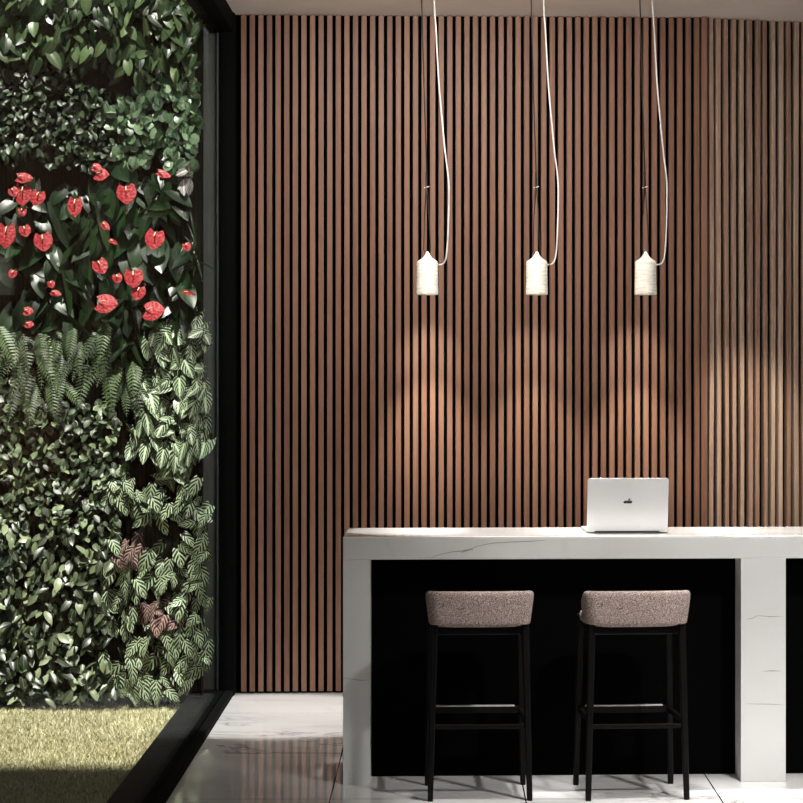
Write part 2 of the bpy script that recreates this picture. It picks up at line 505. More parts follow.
def stems(mb, cx, cy, rx, ry, rnd, mat, n=5):
    root = P(cx, cy, GY); root.y = GY + .004
    for k in range(n):
        a = rnd.uniform(0, 6.283)
        e = P(cx + rx * .8 * math.cos(a), cy + ry * .8 * math.sin(a), GY - rnd.uniform(.04, .12))
        e.z = max(.03, e.z); e.x = min(e.x, -1.22)
        root.x = min(root.x, -1.36)
        mid = (root + e) / 2 + Vector((0, -.03, .01))
        mb.tube([root, mid, e], .0025, 4, mat)


def frond(mb, base, a, n, L, rnd, mat=0):
    a = a.normalized(); b = a.cross(n).normalized(); n = b.cross(a)
    K = 15; tone = min(1, max(0, rnd.gauss(.36, .28)))
    pts = [base + a * (L * i / K) - UPV * (.35 * L * (i / K) ** 2) + n * (.05 * L) for i in range(K + 1)]
    mb.tube(pts[::3], .0014, 3, mat, False)
    for i in range(2, K + 1):
        t = i / K; ll = L * .21 * math.sin(math.pi * (.12 + .86 * t)) ** .7
        d = (pts[i] - pts[i - 1]).normalized()
        for s in (-1, 1):
            leaf(mb, pts[i], b * s + d * .45 - n * .15, n + d * .2, ll, ll * .27, prof_lance, .15, .1, 0, min(1, max(0, tone + rnd.gauss(0, .12))), mat, 3, 2)


def make_fern(cx, cy, rx, ry, rnd, label, n=15):
    mb = MB()
    root = P(cx, cy - ry * .5, GY - .01)
    for k in range(n):
        px = cx + rx * rnd.uniform(-.85, .85); py = cy - ry * rnd.uniform(-.35, .95)
        base = P(px, py, GY - rnd.uniform(.02, .10))
        base.x = min(base.x, -1.27)
        a = Vector((rnd.gauss(0, .5), -rnd.uniform(.3, .9), -rnd.uniform(.5, 1)))
        frond(mb, base, a, OUT + UPV * .4, rnd.uniform(.15, .24), rnd)
    stems(mb, cx, cy, rx, ry * .6, rnd, 1, 4)
    return tag(mb.build('fern', [M['fern'], M['stem']]), label, 'fern', 'ferns in the plant wall')


def make_plant(sp, cx, cy, rx, ry, label, cat='plant', group=None, n=None, mats=None):
    rnd = random.Random(int(cx * 131 + cy * 17) + 3)
    mb = MB(); scatter(mb, sp, cx, cy, rx, ry, rnd, n)
    stems(mb, cx, cy, rx, ry, rnd, 1)
    mm = mats or [M[SP[sp]['mat']], M['stem']]
    return tag(mb.build(sp, mm), label, cat, group)


W = 'plant wall'
PL = [
 # heart-leaved plants along the top
 ('philodendron', 10, 14, 28, 24, 'heart-leaved philodendron filling the top left corner of the plant wall'),
 ('philodendron', 54, 10, 28, 22, 'heart-leaved philodendron at the top edge, just right of the corner one'),
 ('philodendron', 98, 12, 28, 24, 'heart-leaved philodendron at the top edge, middle of the plant wall'),
 ('philodendron', 140, 16, 28, 24, 'heart-leaved philodendron at the top edge, second from the window frame'),
 ('philodendron', 178, 22, 22, 26, 'heart-leaved philodendron at the top edge, right against the window frame'),
 ('philodendron', 24, 48, 28, 22, 'heart-leaved philodendron below the top left corner plant'),
 ('philodendron', 72, 48, 28, 24, 'heart-leaved philodendron in the second row, above the dark small-leaved patch'),
 ('philodendron', 130, 58, 26, 24, 'heart-leaved philodendron with large hanging leaves above the round-leaved plants'),
 ('philodendron', 172, 62, 20, 22, 'heart-leaved philodendron in the second row, nearest the window frame'),
 ('ivy', 12, 92, 28, 28, 'dark small-leaved ivy at the left edge, highest of the ivy patch'),
 ('ivy', 55, 94, 30, 28, 'dark small-leaved ivy under the second row of heart-leaved plants'),
 ('ivy', 92, 112, 24, 30, 'dark small-leaved ivy touching the pale round-leaved plants'),
 ('ivy', 16, 138, 28, 28, 'dark small-leaved ivy at the left edge right above the red flowers'),
 ('ivy', 60, 142, 28, 28, 'dark small-leaved ivy between the two groups of red flowers, above them'),
 ('ivy', 95, 152, 22, 22, 'dark small-leaved ivy just above the red flower pair near the middle'),
 ('peperomia', 186, 90, 14, 22, 'round-leaved pale green peperomia, topmost beside the window frame'),
 ('peperomia', 152, 92, 17, 15, 'round-leaved pale green peperomia under the large hanging heart leaves'),
 ('peperomia', 124, 116, 20, 18, 'round-leaved pale green peperomia, leftmost of its patch'),
 ('peperomia', 160, 130, 24, 18, 'round-leaved pale green peperomia in the middle of its patch'),
 ('peperomia', 189, 128, 12, 20, 'round-leaved pale green peperomia beside the frame, second from its top'),
 ('peperomia', 132, 152, 24, 16, 'round-leaved pale green peperomia right above the large red flower'),
 ('peperomia', 180, 158, 18, 20, 'round-leaved pale green peperomia, lowest beside the window frame'),
 ('silver_leaf_plant', 186, 178, 9, 16, 'small plant with silver and purple veined leaves beside the window frame'),
 ('strap_leaf_plant', 125, 322, 24, 28, 'dark plant with long hanging strap leaves below the lowest red flowers'),
 ('strap_leaf_plant', 170, 300, 24, 38, 'dark plant with long hanging strap leaves between red flowers and window frame'),
 ('strap_leaf_plant', 72, 300, 26, 30, 'dark plant with long strap leaves left of the lowest red flowers'),
 ('strap_leaf_plant', 145, 200, 30, 26, 'dark plant with long strap leaves under the pale round leaves'),
 ('strap_leaf_plant', 80, 240, 26, 40, 'dark plant with long strap leaves in the gap between left and right red flowers'),
 # arrowhead vines
 ('arrowhead_vine', 152, 344, 20, 18, 'white-veined arrowhead vine, highest of its patch on the left'),
 ('arrowhead_vine', 193, 338, 15, 20, 'white-veined arrowhead vine, highest beside the window frame'),
 ('arrowhead_vine', 176, 372, 24, 18, 'white-veined arrowhead vine with a bright white leaf, upper middle of its patch'),
 ('arrowhead_vine', 146, 398, 16, 22, 'white-veined arrowhead vine right beside the hanging fern'),
 ('arrowhead_vine', 193, 402, 16, 18, 'white-veined arrowhead vine beside the window frame, second from the top'),
 ('arrowhead_vine', 174, 420, 20, 18, 'white-veined arrowhead vine in the centre of its patch'),
 ('arrowhead_vine', 196, 440, 15, 20, 'white-veined arrowhead vine beside the window frame, third from the top'),
 ('arrowhead_vine', 146, 440, 22, 18, 'white-veined arrowhead vine at the lower left of its patch'),
 ('arrowhead_vine', 176, 468, 22, 18, 'white-veined arrowhead vine just above the zebra-striped leaves'),
 # pale small leaves
 ('creeping_fig', 10, 405, 24, 28, 'pale small-leaved creeper at the left edge right under the ferns'),
 ('creeping_fig', 50, 425, 28, 26, 'pale small-leaved creeper under the middle of the ferns'),
 ('creeping_fig', 94, 427, 26, 28, 'pale small-leaved creeper left of the white-veined vines'),
 ('creeping_fig', 12, 452, 26, 28, 'pale small-leaved creeper at the left edge, second below the ferns'),
 ('creeping_fig', 58, 470, 30, 26, 'pale small-leaved creeper in the middle of its patch'),
 ('creeping_fig', 104, 474, 24, 26, 'pale small-leaved creeper at the right of its patch, lower one'),
 ('creeping_fig', 18, 500, 28, 28, 'pale small-leaved creeper at the left edge, third below the ferns'),
 ('creeping_fig', 66, 514, 28, 26, 'pale small-leaved creeper in the lowest row of its patch, middle'),
 ('creeping_fig', 98, 522, 20, 26, 'pale small-leaved creeper touching the zebra-striped leaves'),
 # pointed leaves at the bottom left
 ('pointed_leaf_plant', 10, 545, 26, 26, 'pointed-leaf plant at the left edge, highest of the bottom patch'),
 ('pointed_leaf_plant', 50, 556, 28, 26, 'pointed-leaf plant in the top row of the bottom patch, middle'),
 ('pointed_leaf_plant', 90, 572, 22, 28, 'pointed-leaf plant in the top row of the bottom patch, beside zebra leaves'),
 ('pointed_leaf_plant', 18, 592, 28, 26, 'pointed-leaf plant at the left edge, second row of the bottom patch'),
 ('pointed_leaf_plant', 60, 604, 28, 26, 'pointed-leaf plant in the centre of the bottom patch'),
 ('pointed_leaf_plant', 92, 624, 22, 26, 'pointed-leaf plant on the right of the bottom patch, middle height'),
 ('pointed_leaf_plant', 14, 640, 28, 26, 'pointed-leaf plant at the left edge, one above the grass row'),
 ('pointed_leaf_plant', 56, 654, 28, 24, 'pointed-leaf plant in the middle, one above the grass row'),
 ('pointed_leaf_plant', 16, 684, 28, 20, 'pointed-leaf plant touching the grass at the left edge'),
 ('pointed_leaf_plant', 60, 690, 28, 16, 'pointed-leaf plant touching the grass, second from the left edge'),
 ('pointed_leaf_plant', 98, 682, 20, 22, 'pointed-leaf plant touching the grass, beside the lowest zebra leaves'),
 # zebra plants
 ('zebra_plant', 120, 500, 20, 20, 'zebra-striped leaf plant, highest on the left of its patch'),
 ('zebra_plant', 158, 508, 22, 18, 'zebra-striped leaf plant, highest in the middle, under the white-veined vines'),
 ('zebra_plant', 193, 506, 15, 24, 'zebra-striped leaf plant, highest beside the window frame'),
 ('zebra_plant', 114, 560, 18, 24, 'zebra-striped leaf plant touching the pointed leaves, second from top'),
 ('zebra_plant', 154, 572, 22, 22, 'zebra-striped leaf plant below the purple-leaved one'),
 ('zebra_plant', 194, 556, 15, 24, 'zebra-striped leaf plant beside the window frame, second from top'),
 ('zebra_plant', 122, 612, 22, 24, 'zebra-striped leaf plant at the left of its patch, third row'),
 ('zebra_plant', 190, 606, 18, 26, 'zebra-striped leaf plant beside the window frame, third from top'),
 ('zebra_plant', 160, 648, 22, 22, 'zebra-striped leaf plant in the middle of the row above the grass'),
 ('zebra_plant', 124, 664, 20, 22, 'zebra-striped leaf plant at the left of the row above the grass'),
 ('zebra_plant', 196, 654, 15, 24, 'zebra-striped leaf plant beside the frame, just above the black rail'),
 ('zebra_plant', 140, 692, 22, 12, 'zebra-striped leaf plant touching the grass, lowest of all'),
 ('zebra_plant', 176, 684, 18, 16, 'zebra-striped leaf plant at the corner of grass and black rail'),
]
GR = {'philodendron': 'heart-leaved plants at the top', 'ivy': 'dark ivy', 'peperomia': 'round-leaved peperomias',
      'strap_leaf_plant': 'strap-leaved plants', 'arrowhead_vine': 'white-veined arrowhead vines',
      'creeping_fig': 'pale small-leaved creepers', 'pointed_leaf_plant': 'pointed-leaf plants', 'zebra_plant': 'zebra-striped plants'}
for sp, cx, cy, rx, ry, lab in PL:
    make_plant(sp, cx, cy, rx, ry, lab, 'plant', GR.get(sp))
make_plant('zebra_plant', 130, 556, 14, 16, 'purple zebra-striped plant with reddish leaves, upper one', 'plant', 'purple zebra plants', 12, [M['purple'], M['stem']])
make_plant('zebra_plant', 160, 616, 18, 14, 'purple zebra-striped plant with reddish leaves, lower one', 'plant', 'purple zebra plants', 16, [M['purple'], M['stem']])

for cx, cy, rx, ry, lab in [
    (14, 352, 26, 30, 'green fern hanging at the left edge below the red flowers'),
    (54, 352, 26, 30, 'green fern hanging second from the left edge'),
    (90, 350, 24, 34, 'bright green fern hanging below the lowest red flowers'),
    (130, 374, 16, 34, 'narrow green fern hanging left of the white-veined vines'),
    (36, 388, 28, 26, 'green fern in the lower fern row, above pale small leaves'),
]:
    make_fern(cx, cy, rx, ry, random.Random(int(cx * 7 + cy)), lab)

# long thin-leaved plant against the frame
mb = MB(); rnd = random.Random(4)
for k in range(16):
    base = P(196 + rnd.uniform(-4, 4), 246 + rnd.uniform(-8, 24), GY - .06)
    base.x = min(base.x, -1.27)
    a = Vector((rnd.uniform(-.5, .32), -rnd.uniform(.2, .7), rnd.uniform(-.5, 1.0)))
    L = rnd.uniform(.10, .2); a.normalize()
    if base.x + a.x * L > XMAX: L = (XMAX - base.x) / a.x
    leaf(mb, base, a, OUT + UPV, L, .011, prof_strap, .35, .3, 0, rnd.random() * .5, 0, 6, 2)
for k in range(3):
    mb.tube([P(190, 255 + 8 * k, GY + .004) + Vector((-.05, 0, 0)), P(196, 250 + 8 * k, GY - .06)], .003, 4, 1)
tag(mb.build('grassy_plant', [M['strap'], M['stem']]), 'thin grassy-leaved plant beside the grey window jamb', 'plant')

# anthuriums: leaves and red flowers
# plants: leaf clump (cx, cy, rx, ry, leaves), label, flowers (px, py, width px, height px, turn, dim)
ANTH = [
 (26, 205, 24, 26, 12, 'red-flowered anthurium with the cluster of flowers at the upper left',
  [(24.5, 177.5, 15, 10, .2), (22.5, 195, 14, 20, 0), (36.8, 198, 10, 14, -.3), (13.5, 192, 8, 9, .5), (22.4, 212, 8, 8, .3)]),
 (12, 250, 22, 26, 10, 'red-flowered anthurium with one flower cut by the left edge of the picture',
  [(6, 236, 15, 22, 0), (25, 231, 8, 11, .3), (12, 274, 8, 8, -.4)]),
 (48, 262, 22, 26, 12, 'red-flowered anthurium with a single broad flower, left of the dark gap',
  [(43.3, 242, 16, 17, .2)]),
 (76, 206, 16, 22, 8, 'red-flowered anthurium with a single oval flower between the two groups',
  [(74.7, 207, 12, 18, 0)]),
 (104, 182, 16, 22, 8, 'red-flowered anthurium with a flower pair near the round-leaved plants',
  [(101.6, 174, 13, 10, .1), (97, 167.5, 9, 7, .6)]),
 (124, 204, 22, 22, 12, 'red-flowered anthurium with one large flower under the pale round leaves',
  [(126.4, 194, 18, 18, .1), (105.5, 226, 6, 10, .8), (113.6, 242, 9, 4, 1.2)]),
 (172, 196, 14, 22, 8, 'red-flowered anthurium with a thin red flower by the silver-leaved plant',
  [(164, 174, 13, 7, .9)]),
 (150, 254, 30, 30, 16, 'red-flowered anthurium with large dark leaves and a flower on the biggest leaf',
  [(154, 239.6, 13, 18, -.2)]),
 (186, 272, 16, 30, 10, 'red-flowered anthurium with two small flowers by the grey window jamb',
  [(187, 247, 7, 8, .4), (189, 293.5, 13, 4, .6)]),
 (98, 262, 16, 24, 9, 'red-flowered anthurium with one small flower in the middle of the dark gap',
  [(100.7, 266.5, 13, 14, .5)]),
 (128, 292, 26, 26, 12, 'red-flowered anthurium with flowers in a cluster of three, low in the dark leaves',
  [(133.6, 278.5, 17, 17, .1), (138, 293, 10, 13, -.2), (117.5, 278.5, 8, 9, .3)]),
 (106, 316, 18, 22, 8, 'red-flowered anthurium with a broad low flower left of the strap leaves',
  [(107, 303, 19, 18, .2)]),
 (156, 322, 18, 22, 8, 'red-flowered anthurium with the lowest flower on the right',
  [(154, 310, 19, 18, -.1)]),
 (52, 296, 18, 20, 9, 'red-flowered anthurium with two tiny flowers and a pale leaf',
  [(51.4, 284.5, 7, 7, .3), (56, 293, 10, 6, .8)]),
 (26, 318, 20, 18, 9, 'red-flowered anthurium with two small dim flowers just above the ferns',
  [(28.4, 311, 9, 8, .2), (29.3, 324, 8, 7, .4)]),
]


def make_anthurium(cx, cy, rx, ry, n, label, flowers):
    rnd = random.Random(int(cx * 13 + cy * 7))
    root = P(cx, cy, GY)
    root.x = min(root.x, -1.36)
    t = empty('anthurium', root)
    mb = MB()
    rel = lambda p: p - root
    for k in range(n):
        base = P(cx + rnd.uniform(-.8, .8) * rx, cy + rnd.uniform(-.9, .7) * ry, GY - .02 - rnd.random() * .09)
        L = rnd.uniform(.16, .24) if n == 16 else rnd.uniform(.11, .17)
        a = Vector((rnd.gauss(0, .5), -rnd.uniform(.2, .6), -rnd.uniform(.4, 1))).normalized()
        base.x = min(base.x, XMAX - .03 - max(0, a.x) * L - .02)
        nrm = (OUT * rnd.uniform(.5, 1) + UPV * rnd.uniform(.2, .8) + Vector((rnd.gauss(0, .3), 0, 0)))
        leaf(mb, rel(base), a, nrm, L, L * .58, prof_heart, .2, .15, .25, min(1, max(0, rnd.gauss(.4, .3))), 0, 7, 4)
        mb.tube([rel(Vector((min(base.x, -1.345), GY + .003, base.z))), rel(base)], .0025, 4, 1)
    mb.build('foliage', [M['anth'], M['stem']], t)
    for (px, py, w, h, turn) in flowers:
        d = GY - .235
        c = P(px, py, d); wx = w / F * d; hz = h / F * d
        c.x = min(c.x, XMAX - wx * .55)
        Ls = max(wx, hz) * 1.02; Ws = max(wx, min(wx, hz) * 1.0)
        fl = empty_part = MB()
        asp = min(wx, hz) / max(wx, hz)
        if hz >= wx:
            a = Vector((math.sin(turn), -.25, -math.cos(turn))); wid = wx * 1.25
        else:
            a = Vector((math.cos(turn * .4), -.15, -math.sin(turn * .4))); wid = hz * 1.2
        nrm = OUT + UPV * .45
        if asp > .7: wid = Ls * 1.1
        b0 = c - a.normalized() * Ls * .42
        leaf(fl, rel(b0), a, nrm, Ls, wid, prof_heart, .05, -.16 if asp > .5 else .5, .22, rnd.random(), 0, 8, 6)
        fl.tube([rel(Vector((min(b0.x, -1.345), GY - .01, b0.z - .02))), rel(b0 + Vector((0, .05, .01))), rel(b0 + Vector((0, .002, 0)))], .0022, 5, 1)
        fo = fl.build('flower', [M['red'], M['stem']], t)
        fo['label'] = 'red heart-shaped flower'
        sp_ = MB()
        a_n = a.normalized()
        p0 = b0 + nrm.normalized() * .004; ln = Ls * .5
        sp_.tube([rel(p0 + (a_n * .75 + nrm.normalized() * .5) * (ln * q)) for q in (0, .35, .75, 1)], [.0028, .0036, .003, .0012], 6)
        so = sp_.build('spadix', M['spadix'], fo)
    return tag(t, label, 'plant', 'red-flowered anthuriums')


for a in ANTH: make_anthurium(*a)

# ------------------------------------------------------------------ counter (front edge recedes slightly to the right)
SK = 0.042                                        # depth gained per metre to the right
CX0, CX1, CH, CT, CD = -0.411, 2.55, 1.05, 0.097, 0.56


def skbox(mb, x0, x1, y0, y1, z0, z1, mat=0):
    def k(x, y, z): return (x, y + SK * (x - CX0), z)
    mb.hexa([k(x0, y0, z0), k(x1, y0, z0), k(x1, y1, z0), k(x0, y1, z0), k(x0, y0, z1), k(x1, y0, z1), k(x1, y1, z1), k(x0, y1, z1)], mat)


root = empty('bar_counter', (0, 0, 0))
tag(root, 'long pale stone bar counter with black recessed front panel', 'counter')
mb = MB(); skbox(mb, CX0, CX1, 10.0, 10.0 + CD, CH - CT, CH - .008)
slab_o = mb.build('counter_slab', M['counter'], root, .003)
mb = MB(); skbox(mb, CX0 + .0005, CX1, 10.0005, 10.0 + CD, CH - .008, CH)
mb.build('counter_top', M['top'], root, .002)
mb = MB(); skbox(mb, CX0, -0.297, 10.0, 10.0 + CD, 0, CH - CT)
leg_a = mb.build('leg', M['counter'], root, .002)
mb = MB(); skbox(mb, 1.284, 1.477, 10.0, 10.195, 0, CH - CT)
leg_b = mb.build('leg', M['counter'], root, .002)
mb = MB(); skbox(mb, CX1 - .114, CX1, 10.0, 10.0 + CD, 0, CH - CT)
mb.build('leg', M['counter'], root, .002)
mb = MB(); skbox(mb, -0.297, CX1 - .114, 10.196, 10.23, 0.0, CH - CT)
mb.build('front_panel', M['black'], root)



def vein(name, parent, pts, wd):
    mb = MB(); prev = None
    for k, (px, py) in enumerate(pts):
        x = (px - VX) / 236.0; z = HC - (py - VY) / 236.0
        y = 10.0 + SK * (x - CX0) - .0004
        sc_ = (10.0 + SK * (x - CX0)) / 10.0; x *= sc_; z = HC - (py - VY) / 236.0 * sc_
        h = wd * (.35 if k in (0, len(pts) - 1) else R.uniform(.6, 1.3))
        cur = [mb.vert((x, y, z + h / 2)), mb.vert((x, y + .0006, z + h / 2)), mb.vert((x, y + .0006, z - h / 2)), mb.vert((x, y, z - h / 2))]
        if prev:
            for j in range(4): mb.face((prev[j], prev[(j + 1) % 4], cur[(j + 1) % 4], cur[j]))
        prev = cur
    return mb.build(name, M['vein'], parent)


vein('vein', slab_o, [(431, 557.5), (440, 554.5), (452, 551.8), (462, 551), (466, 550), (471, 549.3), (474, 547.5), (480, 545.5), (492, 543.2), (510, 542), (530, 541.3), (545, 540.3)], .0030)
vein('vein', slab_o, [(461, 552.5), (466, 550.8), (471, 549.2), (473, 549.6)], .0075)
vein('vein', leg_a, [(343.6, 678), (352, 679.2), (360, 680.2), (369.6, 680)], .0028)
vein('vein', leg_b, [(746, 619.5), (752, 618.3), (758, 615.5), (770, 616.6), (783, 616.4)], .0025)
vein('vein', leg_b, [(763, 671.3), (772, 670.8), (781, 671)], .0030)
vein('vein', leg_b, [(746, 703.8), (760, 704), (772, 704.2), (784, 705)], .0022)

# ------------------------------------------------------------------ laptop
lp = empty('laptop', (0, 0, 0))
ang = math.radians(2.6)
LW, LD, LH = 0.352, 0.24, 0.233
bx = P(627.2, 531.6, 10.36)
lp.location = (bx.x - .010, 10.235, CH); lp.rotation_euler = (0, 0, ang)
tag(lp, 'open silver laptop seen from behind, standing on the bar counter', 'laptop')


def rrect(w, h, r, n=6):
    pts = []
    for cx, cz, a0 in ((w / 2 - r, h - r, 0), (-w / 2 + r, h - r, 90), (-w / 2 + r, r, 180), (w / 2 - r, r, 270)):
        for k in range(n + 1):
            a = math.radians(a0 + 90 * k / n); pts.append((cx + r * math.cos(a), cz + r * math.sin(a)))
    return pts


def slab(mb, pts, fn, t0, t1, mat=0):
    A = [mb.vert(fn(u, v, t0)) for u, v in pts]; B = [mb.vert(fn(u, v, t1)) for u, v in pts]
    n = len(pts)
    mb.face(A[::-1], None, mat); mb.face(B, None, mat)
    for j in range(n): mb.face((A[j], A[(j + 1) % n], B[(j + 1) % n], B[j]), None, mat, True)


mb = MB(); slab(mb, rrect(LW, LD, .012), lambda u, v, t: (u, v + .004, t), .003, .014)
for sx in (-1, 1):
    for yy in (.03, .21): mb.box(sx * .14 - .01, sx * .14 + .01, yy - .005, yy + .005, 0, .003, 1)
base = mb.build('base', [M['alu'], M['key']], lp, .0015)
mb = MB()
for r_ in range(5):
    for c_ in range(14):
        mb.box(-.138 + c_ * .0198, -.138 + c_ * .0198 + .0165, .07 + r_ * .021 - .04, .07 + r_ * .021 - .023, .014, .0152)
mb.build('keyboard', M['key'], base)
til = math.radians(9)                                 # lid leans back towards the camera
lidf = lambda u, v, t: (u, -v * math.sin(til) + t, .014 + v * math.cos(til) - .004)
mb = MB(); slab(mb, rrect(LW, LH, .011), lidf, -.0055, 0)
lid = mb.build('lid', M['alu'], lp, .0012)
mb = MB(); slab(mb, [(x * .95, .012 + z * .93) for x, z in rrect(LW, LH, .006)], lidf, 0.0, .0006)
mb.build('screen', M['key'], lid)
mb = MB(); mb.tube([(-LW * .40, .002, .010), (LW * .40, .002, .010)], .0062, 10)
mb.build('hinge', M['alu_dark'], lp)
lg = MB()                                              # mark on the lid
cz = LH * .535
body = [(-.0185, 0), (-.0165, .004), (-.011, .0085), (-.004, .0072), (.004, .0072), (.012, .0082), (.0165, .0065), (.0165, .002), (.014, -.003), (-.014, -.003)]
slab(lg, [(x * 1.12, cz + z * 1.15) for x, z in body][::-1], lidf, -.0061, -.0054)
slab(lg, [(x, cz + z) for x, z in [(.0005, .0085), (.0025, .0155), (.0105, .0205), (.0105, .015), (.0065, .0090)]], lidf, -.0061, -.0054)
lo = lg.build('lid_emblem', M['key'], lid); lo['label'] = 'small black fruit-shaped emblem'

# ------------------------------------------------------------------ bar stools
def make_stool():
    t = empty('bar_stool', (0, 0, 0))
    # local: y=-.19 is the back (nearest the camera), y=+.19 the counter side
    hb, hf = .193, .193
    for sx in (-1, 1):
        for (yb, yt) in ((-hb + .005, -hb + .03), (hf - .012, hf - .045)):
            mb = MB()
            xb, xt = sx * .203, sx * .186
            pr = [(0, .0115), (.32, .0135), (.66, .0150)]
            prev = None
            for z, w in [(0, .0105), (.02, .0115), (.3, .013), (.62, .0155), (.728, .0155)]:
                q = z / .728; x = xb + (xt - xb) * q; y = yb + (yt - yb) * q
                ring = [mb.vert((x + a * w, y + c * w, z)) for a, c in ((-1, -.6), (-.6, -1), (.6, -1), (1, -.6), (1, .6), (.6, 1), (-.6, 1), (-1, .6))]
                if prev:
                    for j in range(8): mb.face((prev[j], prev[(j + 1) % 8], ring[(j + 1) % 8], ring[j]))
                else: mb.face(ring[::-1])
                prev = ring
            mb.face(prev); mb.build('leg', M['leg'], t)
    z1 = .30
    mb = MB(); mb.box(-.186, .186, -.178, -.158, z1 - .009, z1 + .009); mb.build('stretcher', M['leg'], t, .002)
    for sx in (-1, 1):
        mb = MB(); mb.box(sx * .189 - .008, sx * .189 + .008, -.165, .163, z1 + .012, z1 + .034); mb.build('stretcher', M['leg'], t, .002)
    mb = MB(); mb.box(-.186, .186, .153, .178, z1 + .008, z1 + .036)
    fr = mb.build('footrest', M['leg'], t, .002)
    mb = MB(); mb.box(-.165, .165, .1505, .1800, z1 + .036, z1 + .0395)
    fp = mb.build('foot_plate', M['steel'], fr); fp['label'] = 'pale steel foot plate'
    mb = MB(); mb.box(-.18, .18, -.15, .17, .672, .705); mb.build('seat_frame', M['leg'], t, .006)
    # seat cushion: rounded superellipse
    mb = MB(); n = 48; rings = []
    for (k, z) in ((.90, .705), (.97, .709), (.985, .725), (.97, .742), (.90, .752), (.6, .757)):
        ring = []
        for j in range(n):
            a = 2 * math.pi * j / n; ca, sa = math.cos(a), math.sin(a)
            e = .45
            ring.append(mb.vert((.203 * k * abs(ca) ** e * (1 if ca >= 0 else -1), .195 * k * abs(sa) ** e * (1 if sa >= 0 else -1) + .012, z)))
        rings.append(ring)
    for A, B in zip(rings, rings[1:]):
        for j in range(n): mb.face((A[j], A[(j + 1) % n], B[(j + 1) % n], B[j]), None, 0, True)
    mb.face(rings[0][::-1]); mb.face(rings[-1])
    mb.build('seat', M['fabric'], t)
    # low wrap-around backrest: plan path from the left wing round the back to the right wing
    path = []
    hw, yb, rc = .217, -.215, .05
    path.append((-hw + .030, .10)); path.append((-hw + .020, .04)); path.append((-hw + .009, -.02))
    for k in range(9):
        a = math.radians(180 + 90 * k / 8); path.append((-hw + rc + rc * math.cos(a), yb + rc + rc * math.sin(a)))
    for k in range(1, 6): path.append((-hw + rc + (2 * hw - 2 * rc) * k / 6, yb - .006 * math.sin(math.pi * k / 6)))
    for k in range(9):
        a = math.radians(270 + 90 * k / 8); path.append((hw - rc + rc * math.cos(a), yb + rc + rc * math.sin(a)))
    path += [(hw - .009, -.02), (hw - .020, .04), (hw - .030, .10)]
    mb = MB(); prev = None; npt = len(path); th = .030
    for i, (x, y) in enumerate(path):
        p = Vector((x, y)); q0 = Vector(path[max(0, i - 1)]); q1 = Vector(path[min(npt - 1, i + 1)])
        d = (q1 - q0).normalized(); inw = Vector((-d.y, d.x))
        side = min(1, max(0, (y - (yb + .03)) / .24))
        zt = .858 - .075 * (side ** 1.2); zb = .719
        if i in (0, npt - 1): zt -= .012; zb += .008
        prof = []
        H = zt - zb
        for (o, z) in [(.2, 0), (.04, .04), (0, .12), (-.08, .35), (-.16, .65), (-.22, .88), (-.10, .975), (.3, 1.0), (.7, .985), (.95, .9), (1.1, .5), (1.05, .12), (.85, .02), (.5, 0)]:
            prof.append((o * th, zb + z * H))
        ring = [mb.vert(((x + inw.x * o) * (.958 + .042 * min(1, (z - .713) / .12)), y + inw.y * o, z)) for o, z in prof]
        if prev:
            m_ = len(ring)
            for j in range(m_): mb.face((prev[j], ring[j], ring[(j + 1) % m_], prev[(j + 1) % m_]), None, 0, True)
        else: mb.face(ring)
        prev = ring
    mb.face(prev[::-1])
    br = mb.build('backrest', M['fabric'], t)
    sd = br.modifiers.new('sub', 'SUBSURF'); sd.levels = 1; sd.render_levels = 1
    return t


GS = 'bar stools at the counter'
st = make_stool()
st.location = (0.156, 9.815, 0); st.rotation_euler.z = math.radians(2.2)
tag(st, 'bar stool with pinkish beige fabric back, left of the two', 'stool', GS)
st2 = copy_thing(st)
st2.location = (0.792, 9.83, 0); st2.rotation_euler.z = math.radians(4.6)
tag(st2, 'bar stool with pinkish beige fabric back, in front of the laptop', 'stool', GS)

# ------------------------------------------------------------------ pendant lamps
DL = 12.15; S = DL / F


